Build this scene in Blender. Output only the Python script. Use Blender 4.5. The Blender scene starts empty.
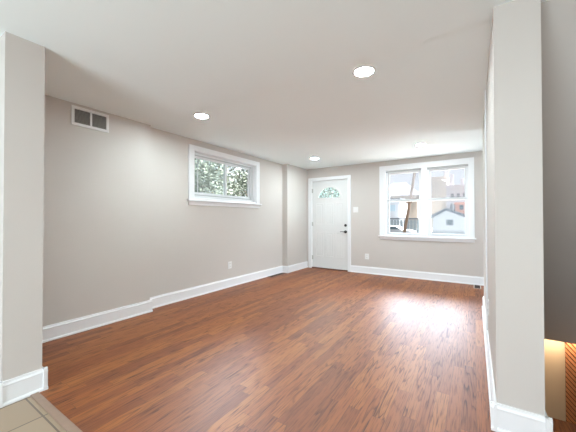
import bpy, bmesh, math, random
from mathutils import Vector, Matrix
random.seed(7)
S = bpy.context.scene
C = S.collection
PI = math.pi

# ------------------------------------------------------------------ camera, sky, sun, large lights, exposure
YAW, PITCH, ROLL, FPX = 0.5768, 0.0111, -0.0006, 287.03
EYE = 1.2
cd = bpy.data.cameras.new('camera')
cam = bpy.data.objects.new('camera', cd); C.objects.link(cam)
cd.sensor_fit = 'HORIZONTAL'; cd.sensor_width = 36.0
cd.lens = FPX / 576 * 36.0
cd.clip_start = 0.02; cd.clip_end = 500
fw = Vector((-math.sin(YAW)*math.cos(PITCH), math.cos(YAW)*math.cos(PITCH), math.sin(PITCH)))
rt = Vector((math.cos(YAW), math.sin(YAW), 0)); up = rt.cross(fw)
r2 = rt*math.cos(ROLL) + up*math.sin(ROLL); u2 = -rt*math.sin(ROLL) + up*math.cos(ROLL)
M = Matrix((r2, u2, -fw)).transposed().to_4x4(); M.translation = (0, 0, EYE)
cam.matrix_world = M
S.camera = cam

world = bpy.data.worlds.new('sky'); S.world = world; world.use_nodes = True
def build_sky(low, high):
    """hazy sky: duller near the horizon, brightest in an added band beyond the front of the house that makes the floor glare"""
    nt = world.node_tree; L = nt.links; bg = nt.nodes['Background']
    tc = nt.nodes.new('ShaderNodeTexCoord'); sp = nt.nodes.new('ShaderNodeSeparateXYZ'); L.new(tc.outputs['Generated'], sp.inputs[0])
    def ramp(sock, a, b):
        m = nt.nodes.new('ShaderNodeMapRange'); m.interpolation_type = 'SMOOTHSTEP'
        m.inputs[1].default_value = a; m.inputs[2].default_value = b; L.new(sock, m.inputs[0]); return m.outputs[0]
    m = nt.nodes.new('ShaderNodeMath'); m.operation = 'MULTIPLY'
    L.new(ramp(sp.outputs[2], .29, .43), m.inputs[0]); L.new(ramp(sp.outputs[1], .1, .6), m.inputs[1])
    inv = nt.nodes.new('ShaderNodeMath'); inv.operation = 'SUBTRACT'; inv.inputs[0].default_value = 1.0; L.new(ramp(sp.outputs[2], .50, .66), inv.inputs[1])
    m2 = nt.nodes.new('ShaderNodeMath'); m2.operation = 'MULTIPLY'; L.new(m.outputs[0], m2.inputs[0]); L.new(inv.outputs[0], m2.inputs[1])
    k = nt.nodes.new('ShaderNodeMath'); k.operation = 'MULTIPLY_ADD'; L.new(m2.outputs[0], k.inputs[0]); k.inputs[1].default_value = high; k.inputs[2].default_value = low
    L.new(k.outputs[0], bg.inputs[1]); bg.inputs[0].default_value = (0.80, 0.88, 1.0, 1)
SKY_LOW, SKY_HIGH = 0.78, 36.0  # high: out-of-view sky band, shaped to throw glare on the floor
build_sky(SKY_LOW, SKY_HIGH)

def light(name, kind, loc, energy, color=(1, 1, 1), target=None, **kw):
    l = bpy.data.lights.new(name, kind); l.energy = energy; l.color = color
    for k, v in kw.items(): setattr(l, k, v)
    o = bpy.data.objects.new(name, l); C.objects.link(o); o.location = loc
    if target is not None:
        o.rotation_euler = (Vector(target)-Vector(loc)).to_track_quat('-Z', 'Y').to_euler()
    return o
light('sun', 'SUN', (3.4, -.4, 12), 40.0, (1, .98, .95), (0, 0, 0), angle=math.radians(8))
# unseen fills in the kitchen behind the camera, added to brighten ceiling and walls
light('kitchen_back_fill', 'AREA', (-1.3, -2.95, 1.15), 103, (.79, .95, 1.05), (-1.3, 2, 2.8), shape='RECTANGLE', size=2.2, size_y=2.0)
light('kitchen_ceiling_fill', 'AREA', (0.45, -0.6, 2.37), 34, (.86, .97, 1), (0.44, -0.4, 0), shape='RECTANGLE', size=1.2, size_y=1.2)
light('hall_fill', 'AREA', (3.15, 5.55, 0.85), 80, (.79, .95, 1.05), (-1.5, 5.1, 2.9), shape='RECTANGLE', size=1.3, size_y=1.3)  # added fill hidden behind the right partition, brightens the far ceiling and walls
# bulb strip under the landing, lighting the basement stair
light('basement_lamp', 'AREA', (0.78, 4.40, -0.17), 3.2, (1, .78, .55), None, shape='RECTANGLE', size=0.9, size_y=0.08)
LENS = 350.0
vs = S.view_settings
vs.view_transform = 'Standard'; vs.look = 'None'; vs.gamma = 1; vs.use_curve_mapping = False
vs.exposure = 0.5
S.cycles.max_bounces = 14; S.cycles.diffuse_bounces = 8; S.cycles.transparent_max_bounces = 24
S.cycles.sample_clamp_indirect = 6

# ------------------------------------------------------------------ helpers
def lin(c):
    return tuple((v/12.92 if v <= .04045 else ((v+.055)/1.055)**2.4) for v in (x/255 for x in c)) + (1,)
def mat(name, col, rough=.5, bump=0, bscale=60, var=0, metal=0, spec=.5, emit=0, vscale=4):
    m = bpy.data.materials.new(name); m.use_nodes = True
    nt = m.node_tree; b = nt.nodes['Principled BSDF']
    b.inputs['Base Color'].default_value = col; b.inputs['Roughness'].default_value = rough
    b.inputs['Metallic'].default_value = metal; b.inputs['Specular IOR Level'].default_value = spec
    if emit:
        b.inputs['Emission Color'].default_value = (.83, .98, 1.03, 1); b.inputs['Emission Strength'].default_value = emit
    tc = nt.nodes.new('ShaderNodeTexCoord')
    if var:
        n = nt.nodes.new('ShaderNodeTexNoise'); n.inputs['Scale'].default_value = vscale; n.inputs['Detail'].default_value = 4
        nt.links.new(tc.outputs['Object'], n.inputs['Vector'])
        mx = nt.nodes.new('ShaderNodeMix'); mx.data_type = 'RGBA'
        mx.inputs['A'].default_value = tuple(c*(1-var) for c in col[:3])+(1,)
        mx.inputs['B'].default_value = tuple(min(1, c*(1+var)) for c in col[:3])+(1,)
        nt.links.new(n.outputs['Fac'], mx.inputs['Factor']); nt.links.new(mx.outputs['Result'], b.inputs['Base Color'])
    if bump:
        n = nt.nodes.new('ShaderNodeTexNoise'); n.inputs['Scale'].default_value = bscale; n.inputs['Detail'].default_value = 3
        nt.links.new(tc.outputs['Object'], n.inputs['Vector'])
        bp = nt.nodes.new('ShaderNodeBump'); bp.inputs['Strength'].default_value = bump; bp.inputs['Distance'].default_value = .004
        nt.links.new(n.outputs['Fac'], bp.inputs['Height']); nt.links.new(bp.outputs['Normal'], b.inputs['Normal'])
    return m
def glass(name, haze=0.0, tint=(1, 1, 1)):
    m = bpy.data.materials.new(name); m.use_nodes = True; nt = m.node_tree
    for n in list(nt.nodes): nt.nodes.remove(n)
    out = nt.nodes.new('ShaderNodeOutputMaterial')
    tr = nt.nodes.new('ShaderNodeBsdfTransparent'); tr.inputs[0].default_value = tint+(1,)
    gl = nt.nodes.new('ShaderNodeBsdfGlossy'); gl.inputs['Roughness'].default_value = .02
    fr = nt.nodes.new('ShaderNodeFresnel'); fr.inputs['IOR'].default_value = 1.45
    geo = nt.nodes.new('ShaderNodeNewGeometry'); inv = nt.nodes.new('ShaderNodeMath'); inv.operation = 'SUBTRACT'; inv.inputs[0].default_value = 1
    nt.links.new(geo.outputs['Backfacing'], inv.inputs[1]); ml = nt.nodes.new('ShaderNodeMath'); ml.operation = 'MULTIPLY'
    nt.links.new(fr.outputs[0], ml.inputs[0]); nt.links.new(inv.outputs[0], ml.inputs[1])
    mx = nt.nodes.new('ShaderNodeMixShader'); nt.links.new(ml.outputs[0], mx.inputs[0])
    nt.links.new(tr.outputs[0], mx.inputs[1]); nt.links.new(gl.outputs[0], mx.inputs[2])
    last = mx
    if haze:
        tl = nt.nodes.new('ShaderNodeBsdfTranslucent'); tl.inputs[0].default_value = (.95, .95, .95, 1)
        df = nt.nodes.new('ShaderNodeBsdfDiffuse'); df.inputs[0].default_value = (.9, .9, .9, 1)
        ms = nt.nodes.new('ShaderNodeMixShader'); ms.inputs[0].default_value = .5
        nt.links.new(tl.outputs[0], ms.inputs[1]); nt.links.new(df.outputs[0], ms.inputs[2])
        m2 = nt.nodes.new('ShaderNodeMixShader'); m2.inputs[0].default_value = haze
        nt.links.new(mx.outputs[0], m2.inputs[1]); nt.links.new(ms.outputs[0], m2.inputs[2]); last = m2
    nt.links.new(last.outputs[0], out.inputs[0])
    return m

def box(bm, x0, x1, y0, y1, z0, z1):
    r = bmesh.ops.create_cube(bm, size=1)
    for v in r['verts']:
        v.co = Vector((x0+(v.co.x+.5)*(x1-x0), y0+(v.co.y+.5)*(y1-y0), z0+(v.co.z+.5)*(z1-z0)))
    return r['verts']
def B(*boxes):
    bm = bmesh.new()
    for b in boxes: box(bm, *b)
    return bm
def prism(bm, pts, axis, a, b):
    """polygon pts (2-D) extruded along axis ('x','y','z') from a to b"""
    def P(p, t):
        return {'x': (t, p[0], p[1]), 'y': (p[0], t, p[1]), 'z': (p[0], p[1], t)}[axis]
    va = [bm.verts.new(P(p, a)) for p in pts]; vb = [bm.verts.new(P(p, b)) for p in pts]
    n = len(pts)
    bm.faces.new(va); bm.faces.new(vb[::-1])
    for i in range(n): bm.faces.new((va[i], vb[i], vb[(i+1) % n], va[(i+1) % n]))
def cyl(bm, c, r, depth, axis='z', seg=24, r2=None):
    q = {'z': Matrix.Identity(4), 'y': Matrix.Rotation(PI/2, 4, 'X'), 'x': Matrix.Rotation(PI/2, 4, 'Y')}[axis]
    bmesh.ops.create_cone(bm, cap_ends=True, segments=seg, radius1=r, radius2=r if r2 is None else r2, depth=depth, matrix=Matrix.Translation(c) @ q)
def tube(bm, pts, r, seg=8, r_end=None):
    rings = []
    for i, p in enumerate(pts):
        p = Vector(p); a = Vector(pts[max(i-1, 0)]); b = Vector(pts[min(i+1, len(pts)-1)])
        d = (b-a).normalized(); s = d.orthogonal().normalized(); t = d.cross(s)
        rr = r if r_end is None else r+(r_end-r)*i/(len(pts)-1)
        rings.append([bm.verts.new(p+rr*(s*math.cos(2*PI*k/seg)+t*math.sin(2*PI*k/seg))) for k in range(seg)])
    for A, Bq in zip(rings, rings[1:]):
        for k in range(seg): bm.faces.new((A[k], A[(k+1) % seg], Bq[(k+1) % seg], Bq[k]))
    bm.faces.new(rings[0][::-1]); bm.faces.new(rings[-1])
def root_loc(p):
    while p.parent: p = p.parent
    return Vector(p.location)
def obj(name, bm, m, parent=None, origin=None, bevel=0, smooth=False):
    bmesh.ops.recalc_face_normals(bm, faces=bm.faces)
    off = root_loc(parent) if parent else (Vector(origin) if origin else Vector((0, 0, 0)))
    for v in bm.verts: v.co -= off
    me = bpy.data.meshes.new(name); bm.to_mesh(me); bm.free(); me.materials.append(m)
    if smooth:
        for p in me.polygons: p.use_smooth = True
    o = bpy.data.objects.new(name, me); C.objects.link(o)
    if parent: o.parent = parent
    elif origin: o.location = origin
    if bevel:
        md = o.modifiers.new('bevel', 'BEVEL'); md.width = bevel; md.segments = 2; md.limit_method = 'ANGLE'
    return o
def tag(o, label, cat=None, group=None, kind=None):
    o['label'] = label
    if cat: o['category'] = cat
    if group: o['group'] = group
    if kind: o['kind'] = kind
    return o
def thing(name, loc, label, cat, group=None, kind=None):
    o = bpy.data.objects.new(name, None); C.objects.link(o); o.location = loc; o.empty_display_size = .05
    return tag(o, label, cat, group, kind)
def struct(name, bm, m, label, cat, bevel=0, smooth=False):
    return tag(obj(name, bm, m, bevel=bevel, smooth=smooth), label, cat, kind='structure')
def copy_tree(o, parent=None):
    c = o.copy(); C.objects.link(c)
    if parent: c.parent = parent
    for ch in list(o.children): copy_tree(ch, c)
    return c

# ------------------------------------------------------------------ materials
WALL = mat('wall_paint', lin((195, 188, 182)), .75, bump=.05, bscale=180, var=.015)
CEIL = mat('ceiling_paint', lin((236, 244, 245)), .85, bump=.04, bscale=150)
TRIM = mat('trim_paint', lin((228, 228, 229)), .35, bump=.01, bscale=90)
DOORP = mat('door_paint', lin((214, 213, 211)), .4)
VINYL = mat('vinyl_white', lin((218, 219, 220)), .35)
TRACK = mat('track_grey', lin((170, 172, 172)), .5)
BRONZE = mat('dark_bronze', lin((38, 33, 30)), .35, metal=.6)
STEEL = mat('hinge_steel', lin((176, 174, 170)), .45, metal=.3)
PLATE = mat('plate_white', lin((224, 223, 221)), .3)
SLOT = mat('slot_dark', lin((60, 58, 55)), .6)
GRILLE = mat('grille_grey', lin((150, 144, 138)), .6)
DUCT = mat('duct_dark', lin((74, 69, 66)), .9)
LENSM = mat('lens_glow', (1, 1, 1, 1), .4, emit=LENS)
CLEAR = glass('pane_clear')
HAZY = glass('pane_hazy', .055, (.76, .76, .76))
SCREENED = glass('pane_screened', .05, (.82, .86, .84))
BEIGE = mat('basement_paint', lin((222, 200, 168)), .7, var=.02)
REG = mat('register_brown', lin((58, 40, 30)), .45, metal=.3)
THRESH = mat('threshold_taupe', lin((140, 116, 100)), .45, var=.12, vscale=22)

def floor_mat():
    m = bpy.data.materials.new('oak_strip_floor'); m.use_nodes = True; nt = m.node_tree; L = nt.links
    b = nt.nodes['Principled BSDF']
    def N(t, **k):
        n = nt.nodes.new(t)
        for a, v in k.items(): setattr(n, a, v)
        return n
    def MA(op, a, c=None, d=None):
        n = N('ShaderNodeMath', operation=op)
        for i, x in enumerate((a, c, d)):
            if x is None: continue
            if isinstance(x, (int, float)): n.inputs[i].default_value = x
            else: L.new(x, n.inputs[i])
        return n.outputs[0]
    tc = N('ShaderNodeTexCoord'); sp = N('ShaderNodeSeparateXYZ'); L.new(tc.outputs['Object'], sp.inputs[0])
    X, Y = sp.outputs[0], sp.outputs[1]
    W, LEN = .076, .85
    u = MA('DIVIDE', X, W); bi = MA('FLOOR', u); fu = MA('FRACT', u)
    w1 = N('ShaderNodeTexWhiteNoise', noise_dimensions='1D'); L.new(bi, w1.inputs['W'])
    v = MA('DIVIDE', MA('ADD', Y, MA('MULTIPLY', w1.outputs['Value'], 9.0)), LEN); bj = MA('FLOOR', v); fv = MA('FRACT', v)
    cb = N('ShaderNodeCombineXYZ'); L.new(bi, cb.inputs[0]); L.new(bj, cb.inputs[1])
    w2 = N('ShaderNodeTexWhiteNoise', noise_dimensions='2D'); L.new(cb.outputs[0], w2.inputs['Vector'])
    rnd = w2.outputs['Value']
    ramp = N('ShaderNodeValToRGB'); L.new(rnd, ramp.inputs[0])
    e = ramp.color_ramp.elements
    e[0].position = 0; e[0].color = FLOOR_DARK
    e[1].position = 1; e[1].color = FLOOR_LIGHT
    x = e.new(.45); x.color = FLOOR_MID
    # cathedral grain: contour lines of a stretched noise, different on each board
    def noise(sx, sy, scale, detail=3, zmul=37.0):
        cv = N('ShaderNodeCombineXYZ'); L.new(MA('MULTIPLY', X, sx), cv.inputs[0]); L.new(MA('MULTIPLY', Y, sy), cv.inputs[1]); L.new(MA('MULTIPLY', rnd, zmul), cv.inputs[2])
        n = N('ShaderNodeTexNoise'); n.inputs['Scale'].default_value = scale; n.inputs['Detail'].default_value = detail
        L.new(cv.outputs[0], n.inputs['Vector']); return n.outputs['Fac']
    n1 = noise(13, 1.0, 1.0, 2)
    rings = MA('FRACT', MA('MULTIPLY', n1, 9.0))
    r2 = N('ShaderNodeValToRGB'); L.new(rings, r2.inputs[0])
    q = r2.color_ramp.elements; q[0].position = 0; q[0].color = (1, 1, 1, 1); q[1].position = .30; q[1].color = (0, 0, 0, 1)
    z = q.new(.9); z.color = (0, 0, 0, 1); z = q.new(1.0); z.color = (1, 1, 1, 1)
    amt = N('ShaderNodeMapRange'); L.new(noise(2.5, .5, 1.2, 1), amt.inputs[0]); amt.inputs[1].default_value = .38; amt.inputs[2].default_value = .62
    amt.inputs[3].default_value = .15; amt.inputs[4].default_value = .8
    grain = MA('MULTIPLY', r2.outputs[0], amt.outputs[0])
    fine = N('ShaderNodeMapRange'); L.new(noise(150, 7, 1.0, 3), fine.inputs[0]); fine.inputs[1].default_value = .5; fine.inputs[2].default_value = .68
    grain = MA('MINIMUM', MA('ADD', grain, MA('MULTIPLY', fine.outputs[0], .6)), 1.0)
    mx = N('ShaderNodeMix', data_type='RGBA'); L.new(grain, mx.inputs['Factor']); L.new(ramp.outputs[0], mx.inputs['A'])
    mx.inputs['B'].default_value = FLOOR_GRAIN
    seam = MA('MAXIMUM', MA('GREATER_THAN', MA('ABSOLUTE', MA('SUBTRACT', fu, .5)), .488), MA('GREATER_THAN', MA('ABSOLUTE', MA('SUBTRACT', fv, .5)), .4988))
    m3 = N('ShaderNodeMix', data_type='RGBA'); L.new(MA('MULTIPLY', seam, .65), m3.inputs['Factor']); L.new(mx.outputs['Result'], m3.inputs['A'])
    m3.inputs['B'].default_value = (.04, .016, .008, 1)
    L.new(m3.outputs['Result'], b.inputs['Base Color'])
    L.new(MA('ADD', FLOOR_ROUGH, MA('MULTIPLY', grain, .12)), b.inputs['Roughness'])
    b.inputs['IOR'].default_value = 1.6
    bp = N('ShaderNodeBump'); bp.inputs['Strength'].default_value = .12; bp.inputs['Distance'].default_value = .002
    L.new(MA('SUBTRACT', 1.0, MA('MAXIMUM', MA('MULTIPLY', grain, .6), seam)), bp.inputs['Height']); L.new(bp.outputs[0], b.inputs['Normal'])
    return m
FLOOR_DARK = (.175, .041, .005, 1); FLOOR_MID = (.25, .066, .008, 1); FLOOR_LIGHT = (.315, .098, .014, 1)
FLOOR_GRAIN = (.075, .019, .007, 1); FLOOR_ROUGH = .455
OAK = floor_mat()

def tile_mat():
    m = mat('stone_tile', lin((176, 152, 126)), .45); nt = m.node_tree; b = nt.nodes['Principled BSDF']
    tc = nt.nodes.new('ShaderNodeTexCoord'); br = nt.nodes.new('ShaderNodeTexBrick')
    br.offset = 0; br.inputs['Scale'].default_value = 1; br.inputs['Brick Width'].default_value = .31; br.inputs['Row Height'].default_value = .31
    br.inputs['Mortar Size'].default_value = .005
    br.inputs['Color1'].default_value = lin((160, 140, 118)); br.inputs['Color2'].default_value = lin((148, 128, 108)); br.inputs['Mortar'].default_value = lin((104, 90, 78))
    mp = nt.nodes.new('ShaderNodeMapping'); mp.inputs['Location'].default_value = (0.05, -.045, 0)
    nt.links.new(tc.outputs['Object'], mp.inputs[0]); nt.links.new(mp.outputs[0], br.inputs['Vector']); nt.links.new(br.outputs['Color'], b.inputs['Base Color'])
    return m
TILE = tile_mat()

# ------------------------------------------------------------------ the room
H = 2.429                     # ceiling
XL1, XL2 = -3.544, -3.656     # near (boxed-out) and far parts of the left wall
YS = 2.154                    # step between them
YP, XP, YB = 5.383, -3.519, 6.283   # corner chase and back wall
XR0, XR1, YR0, YR1 = .098, .307, 2.036, 4.74   # right partition
XST, YST0, YST1 = -2.563, .5536, .7605         # kitchen partition stub
XE = 1.25                     # far right wall beyond the stair
T = .2                        # outer wall thickness
YK = -3.0
YTH0, YTH1 = .69, .735
YO, YO1 = 2.335, 4.3          # stair opening

struct('floor', B((XL2-T, XE, YTH1, YO, -.15, 0), (XL2-T, XR1, YO, YO1, -.15, 0), (XL2-T, XE, YO1, YB+T, -.15, 0), (XE, 3.2, YR1, YB+T, -.15, 0)), OAK,
       'red-brown oak strip floor running towards the front door', 'floor')
struct('floor_kitchen', B((XL2-T, XE, YK-T, YTH0, -.15, -.002)), TILE, 'beige stone tile floor at the lower left corner beside the wall end', 'floor')
struct('trim_1', B((XL2, XE, YTH0, YTH1, -.15, .007)), THRESH, 'taupe threshold strip between the beige tile and the oak floor', 'threshold', bevel=.003)
# ceiling: the near part hangs a little lower than the far part
struct('ceiling', B((XL2-T, XE+T, YK-T, YS, H, H+.2), (XL2-T, XE+T, YS, YB+T, H+.012, H+.2), (XE+T, 3.4, YR1-.1, YB+T, H+.012, H+.2)), CEIL,
       'white flat ceiling with a faint cross seam and recessed lights', 'ceiling')
# left wall, with the high window's opening
WY0, WY1, WZ0, WZ1 = 2.925, 4.45, 1.535, 2.28
struct('wall_left', B((XL2-T, XL2, YS, WY0, -.15, H+.15), (XL2-T, XL2, WY1, YB+T, -.15, H+.15),
                      (XL2-T, XL2, WY0, WY1, -.15, WZ0), (XL2-T, XL2, WY0, WY1, WZ1, H+.15),
                      (XL2-T, XL1, YST1-.1, YS, -.15, H+.05), (XL2-.05, XP, YP, YB, -.15, H+.05),
                      (XL2-T, XL1, YK-T, YST1-.1, -.15, H+.05)), WALL,
       'greige left wall with a boxed-out near part, a high window and a corner chase', 'wall')
# back wall with door and window openings
DX0, DX1, DZ = -3.40, -2.435, 2.15
BX0, BX1, BZ0, BZ1 = -1.61, -.08, .865, 2.24
struct('wall_back', B((XL2-T, DX0, YB, YB+T, -.15, H+.1), (DX0, DX1, YB, YB+T, DZ, H+.1), (DX1, BX0, YB, YB+T, -.15, H+.1),
                      (BX0, BX1, YB, YB+T, -.15, BZ0), (BX0, BX1, YB, YB+T, BZ1, H+.1), (BX1, 3.4, YB, YB+T, -.15, H+.1),
                      (DX0, DX1, YB, YB+T, -.15, 0)), WALL,
       'greige back wall holding the front door and the double window', 'wall')
struct('wall_right', B((XR0, XR1, YR0, YR1, -.15, H+.05)), WALL, 'greige wall end and long partition at the right, beside the stair', 'wall')
struct('wall_partition', B((XL1-.05, XST, YST0, YST1, -.15, H+.05)), WALL, 'greige wall end at the left edge, by the tile floor', 'wall')
# far right and kitchen walls close the house
struct('wall_stair', B((XE, XE+T, YK-T, YR1, -2.7, H+.1), (XE, 3.4, YR1-.1, YR1, -.15, H+.1), (3.2, 3.4, YR1, YB+T, -.15, H+.1)), WALL, 'greige wall beyond the stair opening', 'wall')
KX0, KX1, KZ = -2.4, -.2, 2.15
struct('wall_kitchen', B((XL2-T, KX0, YK-T, YK, -.15, H+.1), (KX1, XE, YK-T, YK, -.15, H+.1), (KX0, KX1, YK-T, YK, KZ, H+.1)), WALL,
       'greige kitchen wall behind the camera with a wide added opening', 'wall')
# stair: soffit of the upper flight over the basement flight
bm = bmesh.new()
s0, s1 = (4.30, -.15), (2.10, H+.05)
prof = [s0, s1, (2.30, H+.05)]
y, z = 4.78, 0.0
steps = [(4.78, -.15)]
while z < H-.25:
    steps += [(y, z), (y, z+.2)] if z else [(y, .2)]
    z += .2; y -= .172; steps += [(y, z)]
prof = [s0, s1] + [(y, H+.05)] + steps[::-1]
prism(bm, prof, 'x', XR1, XE)
struct('ceiling_soffit', bm, WALL, 'grey sloping underside of the upper stair flight at the right edge', 'soffit')
bm = bmesh.new()
for k in range(11):
    box(bm, XR1, XE, YO+.17*k-.03, YO+.17*k+.17, -.22*(k+1)-.04, -.22*(k+1))
    box(bm, XR1, XE, YO+.17*k-.002, YO+.17*k+.018, -.22*(k+1), -.22*k-.04 if k else -.15)
struct('stairs_basement', bm, mat('stair_brown', lin((84, 48, 28)), .45, var=.1), 'dark brown basement stair below the floor edge at right', 'stair')
struct('wall_basement', B((XR1-.05, XE, 4.5, 4.6, -2.7, -.15), (XR1-.1, XR1, YO, 4.5, -2.7, -.15), (XR1-.1, XE, YO-.14, YO-.04, -2.7, -.15)), BEIGE,
       'warm beige basement wall lit below the stair soffit', 'wall')
struct('floor_basement', B((XR1-.1, XE, YO-.1, 4.6, -2.8, -2.7)), mat('basement_floor_grey', lin((120, 110, 100)), .7), 'grey basement floor under the stair', 'floor')
# diagonal-board wood panel on the basement wall
pan = thing('wood_panel', (1.05, 4.48, -2.6), 'orange-brown diagonal board panel at lower right edge, beside the beige basement wall', 'panel')
PANW = mat('panel_orange_wood', lin((205, 138, 92)), .45, var=.3, vscale=14)
PANB = mat('panel_groove_dark', lin((110, 60, 34)), .7)
px0, px1, pz0, pz1 = .857, 1.245, -2.55, -.18
obj('backing', B((px0, px1, 4.485, 4.499, pz0, pz1)), PANB, pan)
bm = bmesh.new()
sl = -1.25; step = .055
def clip(poly, ax, lim, keep_less):
    out = []
    for i in range(len(poly)):
        a, b_ = poly[i], poly[(i+1) % len(poly)]
        ia = (a[ax] <= lim) == keep_less; ib = (b_[ax] <= lim) == keep_less
        if ia: out.append(a)
        if ia != ib:
            t = (lim-a[ax])/(b_[ax]-a[ax]); out.append((a[0]+t*(b_[0]-a[0]), a[1]+t*(b_[1]-a[1])))
    return out
k = 0; zz = pz0-.1
while zz < pz1+.6:
    q = [(px0-.1, zz+.1*.95), (px1+.1, zz+sl*(px1-px0+.1)), (px1+.1, zz+sl*(px1-px0+.1)+.038), (px0-.1, zz+.1*.95+.038)]
    for ax, lim, kl in ((0, px0, False), (0, px1, True), (1, pz0, False), (1, pz1, True)):
        q = clip(q, ax, lim, kl)
        if len(q) < 3: break
    if len(q) >= 3: prism(bm, q, 'y', 4.465, 4.486)
    zz += step
obj('diagonal_boards', bm, PANW, pan)

# ------------------------------------------------------------------ baseboards
PROF = [(0, 0), (.026, 0), (.026, .012), (.021, .019), (.016, .021), (.016, .118), (.018, .121), (.018, .128), (.012, .138), (.010, .152), (0, .152)]
def base_run(bm, p0, p1, n):
    d = (Vector(p1)-Vector(p0)); n = Vector((n[0], n[1], 0))
    va, vb = [], []
    for o, z in PROF:
        for lst, p, e in ((va, p0, -1), (vb, p1, 1)):
            q = Vector(p)+n*o; lst.append(bm.verts.new((q.x, q.y, z)))
    k = len(PROF)
    bm.faces.new(va); bm.faces.new(vb[::-1])
    for i in range(k): bm.faces.new((va[i], vb[i], vb[(i+1) % k], va[(i+1) % k]))
def baseboard(name, runs, label):
    bm = bmesh.new()
    for r in runs: base_run(bm, *r)
    struct(name, bm, TRIM, label, 'baseboard')
e = .028
baseboard('baseboard_left', [((XL1, YST1, 0), (XL1, YS+e, 0), (1, 0)), ((XL2, YS, 0), (XL1+.0, YS, 0), (0, 1)),
                             ((XL2, YS, 0), (XL2, YP, 0), (1, 0)), ((XL2, YP, 0), (XP+e, YP, 0), (0, -1)), ((XP, YP-e, 0), (XP, YB, 0), (1, 0))],
          'white moulded baseboard along the left wall, its step and the corner chase')
baseboard('baseboard_back', [((-2.378, YB, 0), (XE, YB, 0), (0, -1))], 'white moulded baseboard under the double window')
baseboard('baseboard_partition', [((XST, YST0-e, 0), (XST, YST1+e, 0), (1, 0)), ((XL1, YST1, 0), (XST+e, YST1, 0), (0, 1)), ((XL1, YST0, 0), (XST+e, YST0, 0), (0, -1))],
          'white moulded baseboard around the left wall end by the tile')
baseboard('baseboard_right', [((XR0, YR0-e, 0), (XR0, YR1+.0, 0), (-1, 0)), ((XR0-e, YR0, 0), (XR1+e, YR0, 0), (0, -1)), ((XR1, YR0-e, 0), (XR1, YO-.01, 0), (1, 0))],
          'white moulded baseboard around the right wall end')
# slim strip added on the right partition's long face to cast a thin dark line
struct('shade_strip', B((XR0-.012, XR0, 3.30, 3.36, .152, H)), TRIM, 'slim white vertical strip added on the right partition face for its thin shade', 'trim', bevel=.003)

# ------------------------------------------------------------------ windows
def frame_boxes(x0, x1, z0, z1, w, y0, y1, wt=None, wb=None):
    wt = wt or w; wb = wb or w
    return [(x0, x0+w, y0, y1, z0, z1), (x1-w, x1, y0, y1, z0, z1), (x0+w, x1-w, y0, y1, z1-wt, z1), (x0+w, x1-w, y0, y1, z0, z0+wb)]
# double-hung pair in the back wall
w2 = thing('window_2', ((BX0+BX1)/2, YB, BZ0), 'white double window of two double-hung units in the back wall', 'window', kind='structure')
obj('casing', B((-1.722, BX0+.012, YB-.022, YB, .84, 2.335), (BX1-.012, -.003, YB-.022, YB, .84, 2.335), (BX0+.012, BX1-.012, YB-.022, YB, BZ1-.012, 2.335),
                (-.893, -.793, YB-.02, YB+.03, BZ0, BZ1)), TRIM, w2, bevel=.004)
obj('window_sill', B((-1.745, .022, YB-.062, YB, .826, .850), (BX0+.001, BX1-.001, YB-.001, YB+.07, .826, .868)), TRIM, w2, bevel=.005)
obj('apron', B((-1.722, -.003, YB-.018, YB, .765, .826)), TRIM, w2, bevel=.004)
obj('jamb', B((BX0, BX0+.014, YB, YB+T, BZ0, BZ1), (BX1-.014, BX1, YB, YB+T, BZ0, BZ1), (BX0, BX1, YB, YB+T, BZ1-.014, BZ1), (BX0, BX1, YB+.07, YB+T, BZ0, BZ0+.012),
              (-.893, -.793, YB+.03, YB+T, BZ0, BZ1)), TRIM, w2)
for (a, b_) in ((BX0+.014, -.893), (-.793, BX1-.014)):
    zm = 1.59
    fr = obj('unit_frame', B(*frame_boxes(a, b_, BZ0+.012, BZ1-.014, .022, YB+.055, YB+.15, wb=.006)), VINYL, w2, bevel=.003)
    obj('head_track', B((a, b_, YB+.035, YB+.055, BZ1-.05, BZ1-.014)), TRACK, w2)
    us = obj('upper_sash', B(*frame_boxes(a+.022, b_-.022, zm-.02, BZ1-.036, .040, YB+.105, YB+.14, wb=.045)), VINYL, w2, bevel=.003)
    obj('pane', B((a+.06, b_-.06, YB+.120, YB+.124, zm+.02, BZ1-.07)), HAZY, us)
    ls = obj('lower_sash', B(*frame_boxes(a+.022, b_-.022, BZ0+.016, zm+.022, .042, YB+.066, YB+.10, wb=.034)), VINYL, w2, bevel=.003)
    obj('pane', B((a+.062, b_-.062, YB+.081, YB+.085, BZ0+.046, zm-.02)), CLEAR, ls)
    obj('lift_rail', B((a+.10, b_-.10, YB+.058, YB+.066, BZ0+.026, BZ0+.034)), VINYL, ls)
    obj('meeting_strip', B((a+.022, b_-.022, YB+.062, YB+.068, zm-.004, zm+.010)), TRACK, ls)
    obj('sash_lock', B(((a+b_)/2-.03, (a+b_)/2+.03, YB+.07, YB+.10, zm+.022, zm+.036)), VINYL, ls, bevel=.004)

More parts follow.
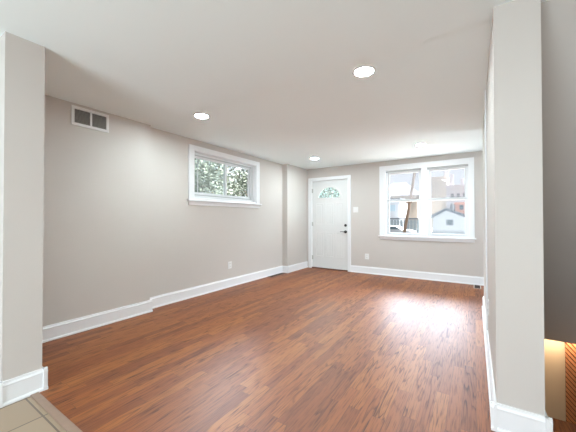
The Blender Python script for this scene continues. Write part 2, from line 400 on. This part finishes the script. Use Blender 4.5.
# high slider in the left wall
w1 = thing('window_1', (XL2, (WY0+WY1)/2, WZ0), 'wide low white slider window high on the left wall', 'window', kind='structure')
def yb(*bs): return B(*[(x0, x1, y0, y1, z0, z1) for (y0, y1, x0, x1, z0, z1) in bs])
def yframe(y0, y1, z0, z1, w, x0, x1):
    return [(y0, y0+w, x0, x1, z0, z1), (y1-w, y1, x0, x1, z0, z1), (y0+w, y1-w, x0, x1, z1-w, z1), (y0+w, y1-w, x0, x1, z0, z0+w)]
ci, co = XL2, XL2+.022
obj('casing', yb((2.832, WY0+.01, ci, co, 1.50, 2.348), (WY1-.01, 4.543, ci, co, 1.50, 2.348), (WY0+.01, WY1-.01, ci, co, WZ1-.01, 2.348)), TRIM, w1, bevel=.004)
obj('window_sill', yb((2.80, 4.575, ci, ci+.06, 1.482, 1.506), (WY0+.001, WY1-.001, ci-.06, ci+.001, 1.49, WZ0+.004)), TRIM, w1, bevel=.005)
obj('apron', yb((2.832, 4.543, ci, ci+.018, 1.42, 1.482)), TRIM, w1, bevel=.004)
xo = XL2-T
obj('jamb', yb((WY0, WY0+.014, xo, ci, WZ0, WZ1), (WY1-.014, WY1, xo, ci, WZ0, WZ1), (WY0, WY1, xo, ci, WZ1-.014, WZ1), (WY0, WY1, xo, ci-.06, WZ0, WZ0+.012)), TRIM, w1)
obj('frame', yb(*yframe(WY0+.014, WY1-.014, WZ0+.012, WZ1-.014, .035, XL2-.16, XL2-.075)), VINYL, w1, bevel=.003)
obj('bottom_track', yb((WY0+.049, WY1-.049, XL2-.095, XL2-.080, WZ0+.047, WZ0+.062)), TRACK, w1)
obj('head_track', yb((WY0+.049, WY1-.049, XL2-.095, XL2-.080, WZ1-.062, WZ1-.049)), TRACK, w1)
ym = 3.72
sa = obj('sliding_sash', yb(*yframe(WY0+.049, ym+.022, WZ0+.06, WZ1-.058, .040, XL2-.118, XL2-.096)), VINYL, w1, bevel=.003)
obj('pane', yb((WY0+.085, ym-.015, XL2-.109, XL2-.105, WZ0+.095, WZ1-.095)), SCREENED, sa)
obj('pull_stile', yb((WY0+.165, WY0+.175, XL2-.112, XL2-.098, WZ0+.095, WZ1-.09)), TRACK, sa)
sb = obj('fixed_sash', yb(*yframe(ym-.022, WY1-.049, WZ0+.06, WZ1-.058, .040, XL2-.145, XL2-.122)), VINYL, w1, bevel=.003)
obj('pane', yb((ym+.015, WY1-.085, XL2-.136, XL2-.132, WZ0+.095, WZ1-.095)), CLEAR, sb)

# ------------------------------------------------------------------ front door
d = thing('door_1', ((DX0+DX1)/2, YB, 0), 'white panelled front door with a half-round fan light', 'door', kind='structure')
obj('casing', B((-3.472, DX0+.012, YB-.02, YB, 0, 2.212), (DX1-.012, -2.372, YB-.02, YB, 0, 2.212), (DX0+.012, DX1-.012, YB-.02, YB, DZ-.012, 2.212)), TRIM, d, bevel=.004)
obj('jamb', B((DX0, DX0+.016, YB, YB+T, 0, DZ), (DX1-.016, DX1, YB, YB+T, 0, DZ), (DX0, DX1, YB, YB+T, DZ-.016, DZ)), TRIM, d)
obj('sill_plate', B((DX0+.016, DX1-.016, YB-.01, YB+T, 0, .022)), mat('sill_brown', lin((92, 60, 44)), .4), d)
sx0, sx1, sz0, sz1 = DX0+.02, DX1-.02, .03, DZ-.02
yf, yk = YB+.024, YB+.066        # slab front / back
cx, fr_r, fz = (sx0+sx1)/2, .30, 1.70
bm = bmesh.new()
# slab with a half-round hole: fan of quads around the arch plus plain blocks
box(bm, sx0, sx1, yf, yk, sz0, fz)
box(bm, sx0, cx-fr_r, yf, yk, fz, sz1); box(bm, cx+fr_r, sx1, yf, yk, fz, sz1)
nseg = 20
for k in range(nseg):
    a0, a1 = PI*k/nseg, PI*(k+1)/nseg
    xa, xb = cx+fr_r*math.cos(a1), cx+fr_r*math.cos(a0)
    prism(bm, [(xa, fz+.93*fr_r*math.sin(a1)), (xb, fz+.93*fr_r*math.sin(a0)), (xb, sz1), (xa, sz1)], 'y', yf, yk)
slab = obj('door_slab', bm, DOORP, d)
bm = bmesh.new()
def ring(bm, r0, r1, y0, y1, a0=0, a1=PI, n=24):
    for k in range(n):
        p, q = a0+(a1-a0)*k/n, a0+(a1-a0)*(k+1)/n
        f = lambda r, a: (cx+r*math.cos(a), fz+.93*r*math.sin(a))
        prism(bm, [f(r0, p), f(r1, p), f(r1, q), f(r0, q)], 'y', y0, y1)
ring(bm, fr_r-.018, fr_r+.022, yf-.010, yf+.004)
box(bm, cx-fr_r-.022, cx+fr_r+.022, yf-.010, yf+.004, fz-.022, fz+.016)
obj('fan_light_frame', bm, DOORP, slab)
bm = bmesh.new()
prism(bm, [(cx+(fr_r-.005)*math.cos(PI*k/24), fz+.004+.93*(fr_r-.008)*math.sin(PI*k/24)) for k in range(25)], 'y', yf+.018, yf+.022)
obj('fan_light_pane', bm, glass('fan_pane', .05, (.88, 1, .95)), slab)
bm = bmesh.new()
ring(bm, .11, .118, yf+.012, yf+.020); ring(bm, .20, .207, yf+.012, yf+.020)
for a in (PI*.2, PI*.4, PI*.6, PI*.8):
    c_, s_ = math.cos(a), .93*math.sin(a); nx, nz = -math.sin(a)*.004, math.cos(a)*.004
    prism(bm, [(cx+.11*c_-nx, fz+.11*s_-nz), (cx+.29*c_-nx, fz+.29*s_-nz), (cx+.29*c_+nx, fz+.29*s_+nz), (cx+.11*c_+nx, fz+.11*s_+nz)], 'y', yf+.012, yf+.020)
for a in (PI*.1, PI*.3, PI*.5, PI*.7, PI*.9):
    ox, oz = cx+.245*math.cos(a), fz+.93*.245*math.sin(a)
    prism(bm, [(ox-.03, oz), (ox, oz-.028), (ox+.03, oz), (ox, oz+.028)], 'y', yf+.013, yf+.019)
obj('leaded_bars', bm, mat('lead_grey', lin((110, 118, 114)), .4, metal=.4), slab)
# raised panels: moulding ring + field, three columns by two rows
pw = .215; gap = .045; x0 = cx-(3*pw+2*gap)/2
bmf, bmm = bmesh.new(), bmesh.new()
for c in range(3):
    a = x0+c*(pw+gap); b_ = a+pw
    for z0, z1 in ((1.06, 1.585), (.29, .885)):
        for q in frame_boxes(a, b_, z0, z1, .02, yf-.011, yf+.003): box(bmm, *q)
        box(bmf, a+.05, b_-.05, yf-.009, yf+.003, z0+.05, z1-.05)
obj('panel_moulding', bmm, DOORP, slab, bevel=.005)
obj('panel_field', bmf, DOORP, slab, bevel=.006)
kx = sx1-.055
bm = bmesh.new(); cyl(bm, (kx, yf-.006, 1.055), .031, .012, 'y'); cyl(bm, (kx, yf-.016, 1.055), .020, .014, 'y', r2=.017); box(bm, kx-.005, kx+.005, yf-.036, yf-.02, 1.037, 1.073)
obj('deadbolt', bm, BRONZE, slab)
bm = bmesh.new(); cyl(bm, (kx, yf-.006, .905), .034, .012, 'y'); cyl(bm, (kx, yf-.03, .905), .012, .05, 'y')
tube(bm, [(kx+.01, yf-.055, .905), (kx-.02, yf-.058, .907), (kx-.07, yf-.055, .909), (kx-.115, yf-.048, .906)], .011, r_end=.007)
obj('lever_handle', bm, BRONZE, slab, smooth=False)
obj('strike_plate', B((DX1-.017, DX1-.012, YB-.004, YB+.02, .87, .94)), BRONZE, d)
for z in (.26, 1.08, 1.90):
    bm = bmesh.new(); cyl(bm, (DX0+.018, YB+.014, z), .009, .10, 'z', 12); box(bm, DX0+.018, DX0+.045, yf-.002, yf+.001, z-.048, z+.048)
    obj('hinge', bm, STEEL, d)

# ------------------------------------------------------------------ small things on the walls, floor and ceiling
v = thing('return_air_vent', (XL1, 1.457, 2.2), 'white framed return air vent with two dark grilles high on the near left wall', 'vent')
vy0, vy1, vz0, vz1 = 1.272, 1.642, 2.196, 2.402
obj('vent_frame', yb((vy0, vy1, XL1, XL1+.012, vz1-.030, vz1), (vy0, vy1, XL1, XL1+.012, vz0, vz0+.030), (vy0, vy0+.030, XL1, XL1+.012, vz0+.03, vz1-.03), (vy1-.030, vy1, XL1, XL1+.012, vz0+.03, vz1-.03),
                     (1.4485, 1.4685, XL1, XL1+.012, vz0+.03, vz1-.03)), PLATE, v, bevel=.003)
obj('duct_backing', yb((vy0+.02, vy1-.02, XL1+.0005, XL1+.002, vz0+.02, vz1-.02)), DUCT, v)
for (a, b_) in ((vy0+.03, 1.4485), (1.4685, vy1-.03)):
    bm = bmesh.new()
    for k in range(12):
        z = vz0+.036+k*.0122
        vs_ = box(bm, XL1+.002, XL1+.010, a, b_, z-.0018, z+.0018)
        for q in vs_: q.co.z += -(q.co.x-XL1-.006)*.7
    obj('grille', bm, GRILLE, v)

def outlet(loc, normal, label, name='wall_outlet', grp='white outlets low on the walls'):
    """duplex outlet built facing -y, turned to its wall"""
    r = thing(name, loc, label, 'outlet', grp)
    x, y, z = loc
    obj('cover_plate', B((x-.044, x+.044, y-.006, y, z-.062, z+.062)), PLATE, r, bevel=.003)
    for s in (-.026, .026):
        bm = bmesh.new(); cyl(bm, (x, y-.006, z+s), .020, .006, 'y', 20)
        k = obj('receptacle', bm, mat('receptacle_white', lin((226, 224, 220)), .3) if 'receptacle_white' not in bpy.data.materials else bpy.data.materials['receptacle_white'], r)
        obj('slots', B((x-.010, x-.007, y-.0095, y-.009, z+s-.004, z+s+.009), (x+.007, x+.010, y-.0095, y-.009, z+s-.004, z+s+.009)), SLOT, k)
    r.rotation_euler.z = {(0, -1): 0, (1, 0): PI/2, (-1, 0): -PI/2}[normal]
    return r
o1 = outlet((-2.004, YB, .374), (0, -1), 'white duplex outlet on the back wall between the front door and the window')
def place(src, loc, rz, label):
    c = copy_tree(src); c.location = loc; c.rotation_euler.z = rz; c['label'] = label; return c
place(o1, (XL2, 3.72, .385), PI/2, 'white duplex outlet low on the left wall under the slider window')
place(o1, (XR0, 3.03, .44), -PI/2, 'white outlet seen edge-on on the long face of the right partition')
sw = thing('light_switch', (-2.258, YB, 1.414), 'white double light switch on the back wall beside the front door', 'switch')
sxc = -2.258
obj('cover_plate', B((sxc-.058, sxc+.058, YB-.006, YB, 1.352, 1.476)), PLATE, sw, bevel=.003)
for s in (-.024, .024):
    bm = B((sxc+s-.006, sxc+s+.006, YB-.016, YB-.005, 1.406, 1.430)); obj('toggle', bm, PLATE, sw, bevel=.002)

def register(name, x0, x1, y0, y1, label, endm):
    r = thing(name, ((x0+x1)/2, (y0+y1)/2, 0), label, 'vent')
    obj('register_frame', B(*[(a, b_, c, d_, 0.0, .006) for (a, b_, c, d_) in ((x0, x0+.014, y0, y1), (x1-.014, x1, y0, y1), (x0, x1, y0, y0+.014), (x0, x1, y1-.014, y1))]), endm, r)
    n = int((y1-y0-.028)/.018)
    bm = bmesh.new()
    for k in range(n):
        yy = y0+.014+(k+.5)*(y1-y0-.028)/n; box(bm, x0+.014, x1-.014, yy-.004, yy+.004, .001, .005)
    obj('register_grille', bm, REG, r)
    obj('register_duct', B((x0+.014, x1-.014, y0+.014, y1-.014, .0002, .0012)), DUCT, r)
register('floor_register', XL2+.034, XL2+.135, 4.78, 5.30, 'dark brown floor register along the left baseboard, next to the corner chase', REG)
register('floor_register', -.025, .085, 5.93, 6.245, 'dark floor register with pale edges under the back window corner, by the right partition', mat('register_pale', lin((190, 180, 170)), .4))

LP = [(-.773, 2.36, 'recessed ceiling light nearest the camera, in the middle of the ceiling'),
      (-2.745, 2.315, 'recessed ceiling light in front of the left slider window, by the near ceiling seam'),
      (-2.735, 5.20, 'recessed ceiling light just in front of the front door'),
      (-.744, 5.215, 'recessed ceiling light in front of the back double window')]
first = None
for x, y, lab in LP:
    if first is None:
        zc = H+.012
        first = thing('ceiling_light', (x, y, zc), lab, 'ceiling light', 'recessed ceiling lights')
        bm = bmesh.new()
        n = 40; pr = [(.072, -.002), (.078, -.007), (.094, -.004), (.098, 0), (.072, 0)]
        rings = [[bm.verts.new((x+r*math.cos(2*PI*k/n), y+r*math.sin(2*PI*k/n), zc+z)) for k in range(n)] for r, z in pr]
        for i in range(len(pr)):
            A, D = rings[i], rings[(i+1) % len(pr)]
            for k in range(n): bm.faces.new((A[k], A[(k+1) % n], D[(k+1) % n], D[k]))
        obj('trim_ring', bm, PLATE, first, smooth=True)
        bm = bmesh.new(); cyl(bm, (x, y, zc-.002), .073, .003, 'z', 40)
        obj('lens', bm, LENSM, first)
    else:
        c = copy_tree(first); c.location = (x, y, H+.012); c['label'] = lab

# ------------------------------------------------------------------ outside
GZ = -.6
struct('ground', B((-60, 40, YB+T, 90, GZ-.3, GZ), (-60, XL2-T, -20, YB+T, GZ-.3, GZ), (XE+T, 40, -20, YR1-.1, GZ-.3, GZ), (3.4, 40, YR1-.1, YB+T, GZ-.3, GZ), (XL2-T, XE+T, -20, YK-T, GZ-.3, GZ)), mat('street_ground', lin((70, 72, 70)), .9, var=.12, vscale=.6), 'pale street and yard ground outside the windows', 'ground')
struct('reflector', B((XL2-T, 5, YB+T, 15, GZ, GZ+.02)), mat('reflector_pale', lin((222, 220, 214)), .9, var=.05), 'unseen pale patio around the outside of the house', 'reflector')  # hidden below the sill; added to bounce sky and sun up to the ceiling
SID = mat('siding_white', lin((198, 200, 204)), .6)
ROOFG = mat('roof_grey', lin((72, 77, 87)), .8, var=.1, vscale=3)
WINB = mat('window_blue_grey', lin((64, 76, 84)), .2)
g = thing('garage', (-2.7, 40, GZ), 'small white gabled garage with a square window, seen through the right lower sash', 'building')
gx0, gx1, gp = -4.2, -.62, -2.74
ga = 38.0
bm = bmesh.new(); prism(bm, [(gx0, GZ), (gx1, GZ), (gx1, 1.35), (gp, 2.22), (gx0, 1.42)], 'y', ga, ga+5); obj('wall', bm, SID, g)
bm = bmesh.new()
prism(bm, [(gx0-.28, 1.24), (gp, 2.18), (gp, 2.52), (gx0-.28, 1.60)], 'y', ga-.3, ga+5.2)
prism(bm, [(gp, 2.18), (gx1+.28, 1.16), (gx1+.28, 1.50), (gp, 2.52)], 'y', ga-.3, ga+5.2)
obj('roof', bm, ROOFG, g)
obj('window', B((-2.78, -2.05, ga-.04, ga+.02, .48, 1.14)), mat('shutter_grey', lin((110, 118, 126)), .6), g)
obj('pane', B((-2.62, -2.22, ga-.06, ga-.03, .56, 1.10)), WINB, g.children[-1])
def fence(name, x0, x1, y, z1, m, label, pick, w):
    f = thing(name, ((x0+x1)/2, y, GZ), label, 'fence')
    bm = bmesh.new(); x = x0
    while x < x1-w:
        bx = [(x, GZ), (x+w, GZ), (x+w, z1-.06), (x+w/2, z1), (x, z1-.06)] if pick else [(x, GZ), (x+w, GZ), (x+w, z1), (x, z1)]
        prism(bm, bx, 'y', y, y+.03); x += w*(1.9 if pick else 1.12)
    obj('pickets', bm, m, f)
    obj('rails', B((x0, x1, y+.03, y+.08, GZ+.25, GZ+.33), (x0, x1, y+.03, y+.08, z1-.3, z1-.22)), m, f)
fence('picket_fence', -4.3, -.3, 34, .06, mat('picket_paint', lin((112, 116, 122)), .7), 'pale picket fence in front of the white garage', True, .09)
fence('board_fence', -8.2, -4.75, 33, 1.12, mat('fence_grey', lin((112, 122, 127)), .8, var=.12), 'grey board fence behind the leaning pole, in the left lower sash', False, .3)
obj('carport_roof', B((-8.3, -4.6, 33.3, 36.5, 1.15, 1.32)), mat('carport_dark', lin((86, 92, 98)), .8))
tag(bpy.data.objects['carport_roof'], 'dark flat roof edge along the top of the grey board fence', 'roof')
h = thing('house', (-9, 39, GZ), 'white house with one window at left of the left lower sash', 'building')
obj('wall', B((-13, -7.75, 37, 42, GZ, 3.6)), SID, h)
obj('roof', B((-13.2, -7.6, 36.8, 42.2, 3.6, 3.8)), ROOFG, h)
obj('window', B((-9.0, -8.2, 36.94, 37.01, 2.2, 2.95)), mat('pane_pale_blue', lin((176, 194, 204)), .3), h)
def building(name, x0, x1, y0, y1, z1, m, label, extras=()):
    b = thing(name, ((x0+x1)/2, (y0+y1)/2, GZ), label, 'building')
    obj('wall', B((x0, x1, y0, y1, GZ, z1)), m, b)
    obj('parapet', B((x0-.15, x1+.15, y0-.15, y1, z1, z1+.3)), m, b)
    for nm, bx, mm in extras: obj(nm, B(bx), mm, b)
    return b
BEI = mat('beige_brick', lin((176, 164, 152)), .85, var=.06, vscale=1.5)
GRB = mat('grey_brick', lin((160, 159, 164)), .85, var=.08, vscale=1.5)
building('apartment_block', -8.1, -4.55, 64, 74, 9.3, BEI, 'tall beige brick block with a chimney, left in the right upper sash',
         [('chimney', (-5.1, -4.3, 64.5, 65.5, 9.6, 10.7), GRB)])
bg = building('row_house', -4.2, .6, 58, 66, 6.9, GRB, 'grey row house with two chimneys, at right in the right upper sash',
         [('chimney', (-3.65, -3.15, 58.3, 59, 7.2, 9.2), GRB), ('chimney', (-2.05, -1.6, 58.3, 59, 7.2, 8.3), GRB)])
for x in (-3.5, -2.6, -1.7, -.8): obj('window', B((x, x+.45, 57.95, 58.02, 4.6, 5.7)), WINB, bg)
for x in (-3.6, -3.0): obj('shutter', B((x, x+.35, 57.95, 58.02, 2.4, 3.9)), mat('shutter_dark', lin((70, 72, 80)), .6), bg)
bb = building('brick_house', -2.45, .8, 50, 56, 3.4, mat('brick_orange', lin((160, 108, 90)), .85, var=.1, vscale=3), 'low orange brick house behind the white garage roof',
         [('window', (-1.9, -1.4, 49.95, 50.02, 2.6, 3.3), WINB), ('window', (-1.05, -.55, 49.95, 50.02, 2.6, 3.3), WINB)])
dm = thing('hipped_house', (-13.2, 66, GZ), 'pale hazy house with a hipped roof in the left upper sash', 'building')
obj('wall', B((-18, -9.6, 62, 70, GZ, 6.0)), BEI, dm)
bm = bmesh.new()
vb = [bm.verts.new(q) for q in ((-18.3, 61.7, 6), (-9.3, 61.7, 6), (-9.3, 70.3, 6), (-18.3, 70.3, 6), (-15.2, 66, 9.2), (-12.4, 66, 9.2))]
for f in ((0, 1, 5, 4), (1, 2, 5), (2, 3, 4, 5), (3, 0, 4), (3, 2, 1, 0)): bm.faces.new([vb[i] for i in f])
obj('roof', bm, ROOFG, dm)
for x in (-14.4, -12.6): obj('window', B((x, x+1.1, 61.93, 62.02, 3.4, 5.2)), WINB, dm)
pl = thing('utility_pole', (-5.33, 27, GZ), 'leaning brown wooden utility pole in the left window unit', 'pole')
PW = mat('pole_wood', lin((112, 92, 78)), .85, var=.2, vscale=5)
bm = bmesh.new(); tube(bm, [(-5.36, 27, GZ), (-4.86, 27, 2.2), (-4.35, 27, 5.4), (-3.95, 27, 7.6)], .14, 12, .10); obj('shaft', bm, PW, pl, smooth=True)
obj('crossarm', B((-5.0, -3.2, 26.8, 26.92, 7.0, 7.14)), PW, pl)
obj('transformer_bracket', B((-5.05, -4.55, 26.75, 26.86, 2.62, 2.82)), PW, pl)
car = thing('parked_car', (-6.9, 30, GZ), 'white parked car low in the left lower sash', 'car')
CARW = mat('car_white', lin((140, 143, 147)), .3)
bm = bmesh.new(); prism(bm, [(-8.9, -.35), (-4.95, -.35), (-4.9, .02), (-5.3, .14), (-5.9, .18), (-6.5, .55), (-7.9, .55), (-8.6, .18), (-8.95, .10)], 'y', 29.2, 30.9); obj('body', bm, CARW, car, bevel=.06)
bm = bmesh.new(); prism(bm, [(-6.1, .2), (-6.55, .48), (-7.15, .48), (-7.15, .2)], 'y', 29.17, 29.19); prism(bm, [(-7.25, .2), (-7.25, .48), (-7.85, .48), (-8.35, .2)], 'y', 29.17, 29.19); obj('side_window', bm, WINB, car)
TYR = mat('tyre_black', lin((40, 40, 42)), .8)
for x in (-8.1, -5.7):
    for y in (29.25, 30.8):
        bm = bmesh.new(); cyl(bm, (x, y, GZ+.3), .30, .18, 'y', 20); obj('wheel', bm, TYR, car)

def leaf_mat(name, a, b_):
    m = mat(name, lin(a), .6); nt = m.node_tree; bs = nt.nodes['Principled BSDF']
    g_ = nt.nodes.new('ShaderNodeNewGeometry'); rp = nt.nodes.new('ShaderNodeValToRGB')
    rp.color_ramp.elements[0].color = lin(a); rp.color_ramp.elements[1].color = lin(b_)
    nt.links.new(g_.outputs['Random Per Island'], rp.inputs[0]); nt.links.new(rp.outputs[0], bs.inputs['Base Color'])
    bs.inputs['Transmission Weight'].default_value = 0
    return m
BARK = mat('bark', lin((96, 84, 74)), .9, var=.2, vscale=8)
def tree(loc, hgt, rad, n, leaf, m, label):
    t = thing('tree', loc, label, 'tree', 'trees beyond the windows')
    x, y, z = loc; cz = z+hgt-rad*.95
    bm = bmesh.new(); tube(bm, [(x, y, z), (x+.05, y, z+hgt*.35), (x, y+.05, cz)], .13, 10, .07)
    for k in range(7):
        a = k*2.4; tube(bm, [(x, y, z+hgt*.3+k*.12), (x+rad*.35*math.cos(a), y+rad*.35*math.sin(a), cz-rad*.1+.1*k), (x+rad*.75*math.cos(a), y+rad*.75*math.sin(a), cz+rad*(.1*k-.2))], .045, 6, .012)
    obj('trunk', bm, BARK, t, smooth=True)
    vs_, fs = [], []
    clumps = []
    for k in range(40):
        while True:
            p = Vector((random.uniform(-1, 1), random.uniform(-1, 1), random.uniform(-1, 1)))
            if .25 < p.length < .95: break
        clumps.append(Vector((p.x*rad, p.y*rad, p.z*rad*1.05)))
    for k in range(n):
        c_ = random.choice(clumps); g3 = Vector((random.gauss(0, 1), random.gauss(0, 1), random.gauss(0, 1)))*rad*.17
        q = c_+g3
        if q.length > rad*1.06: q = q*(rad*1.06*random.uniform(.85, 1)/q.length)
        p = Vector((x, y, cz))+q-Vector(loc)
        d1 = Vector((random.gauss(0, 1), random.gauss(0, 1), random.gauss(0, .6))).normalized(); d2 = d1.orthogonal().normalized()
        d2 = Matrix.Rotation(random.uniform(0, 2*PI), 3, d1) @ d2
        l = leaf*random.uniform(.7, 1.3); i = len(vs_)
        nrm = d1.cross(d2)*l*.15
        vs_ += [p-d1*l, p-d2*l*.45+nrm, p+d1*l, p+d2*l*.45+nrm]; fs += [(i, i+1, i+2), (i, i+2, i+3)]
    me = bpy.data.meshes.new('foliage'); me.from_pydata(vs_, [], fs); me.materials.append(m)
    o = bpy.data.objects.new('foliage', me); C.objects.link(o); o.parent = t
    return t
L1 = leaf_mat('leaf_grey_green', (66, 75, 62), (110, 118, 104))
L2 = leaf_mat('leaf_deep_green', (38, 48, 38), (82, 93, 77))
tree((-8.4, 6.6, GZ), 4.75, 1.72, 5200, .075, L1, 'pale grey-green tree filling the left half of the slider window')
tree((-8.7, 10.65, GZ), 4.6, 1.78, 5200, .075, L2, 'deeper green tree in the right half of the slider window')
tree((-9.3, 20.5, GZ), 6.2, 2.4, 3600, .12, L2, 'green tree seen through the fan light of the front door')
tree((-13.4, 13.0, GZ), 5.6, 2.3, 3600, .10, L1, 'grey-green tree farther back, between the two trees outside the slider window')
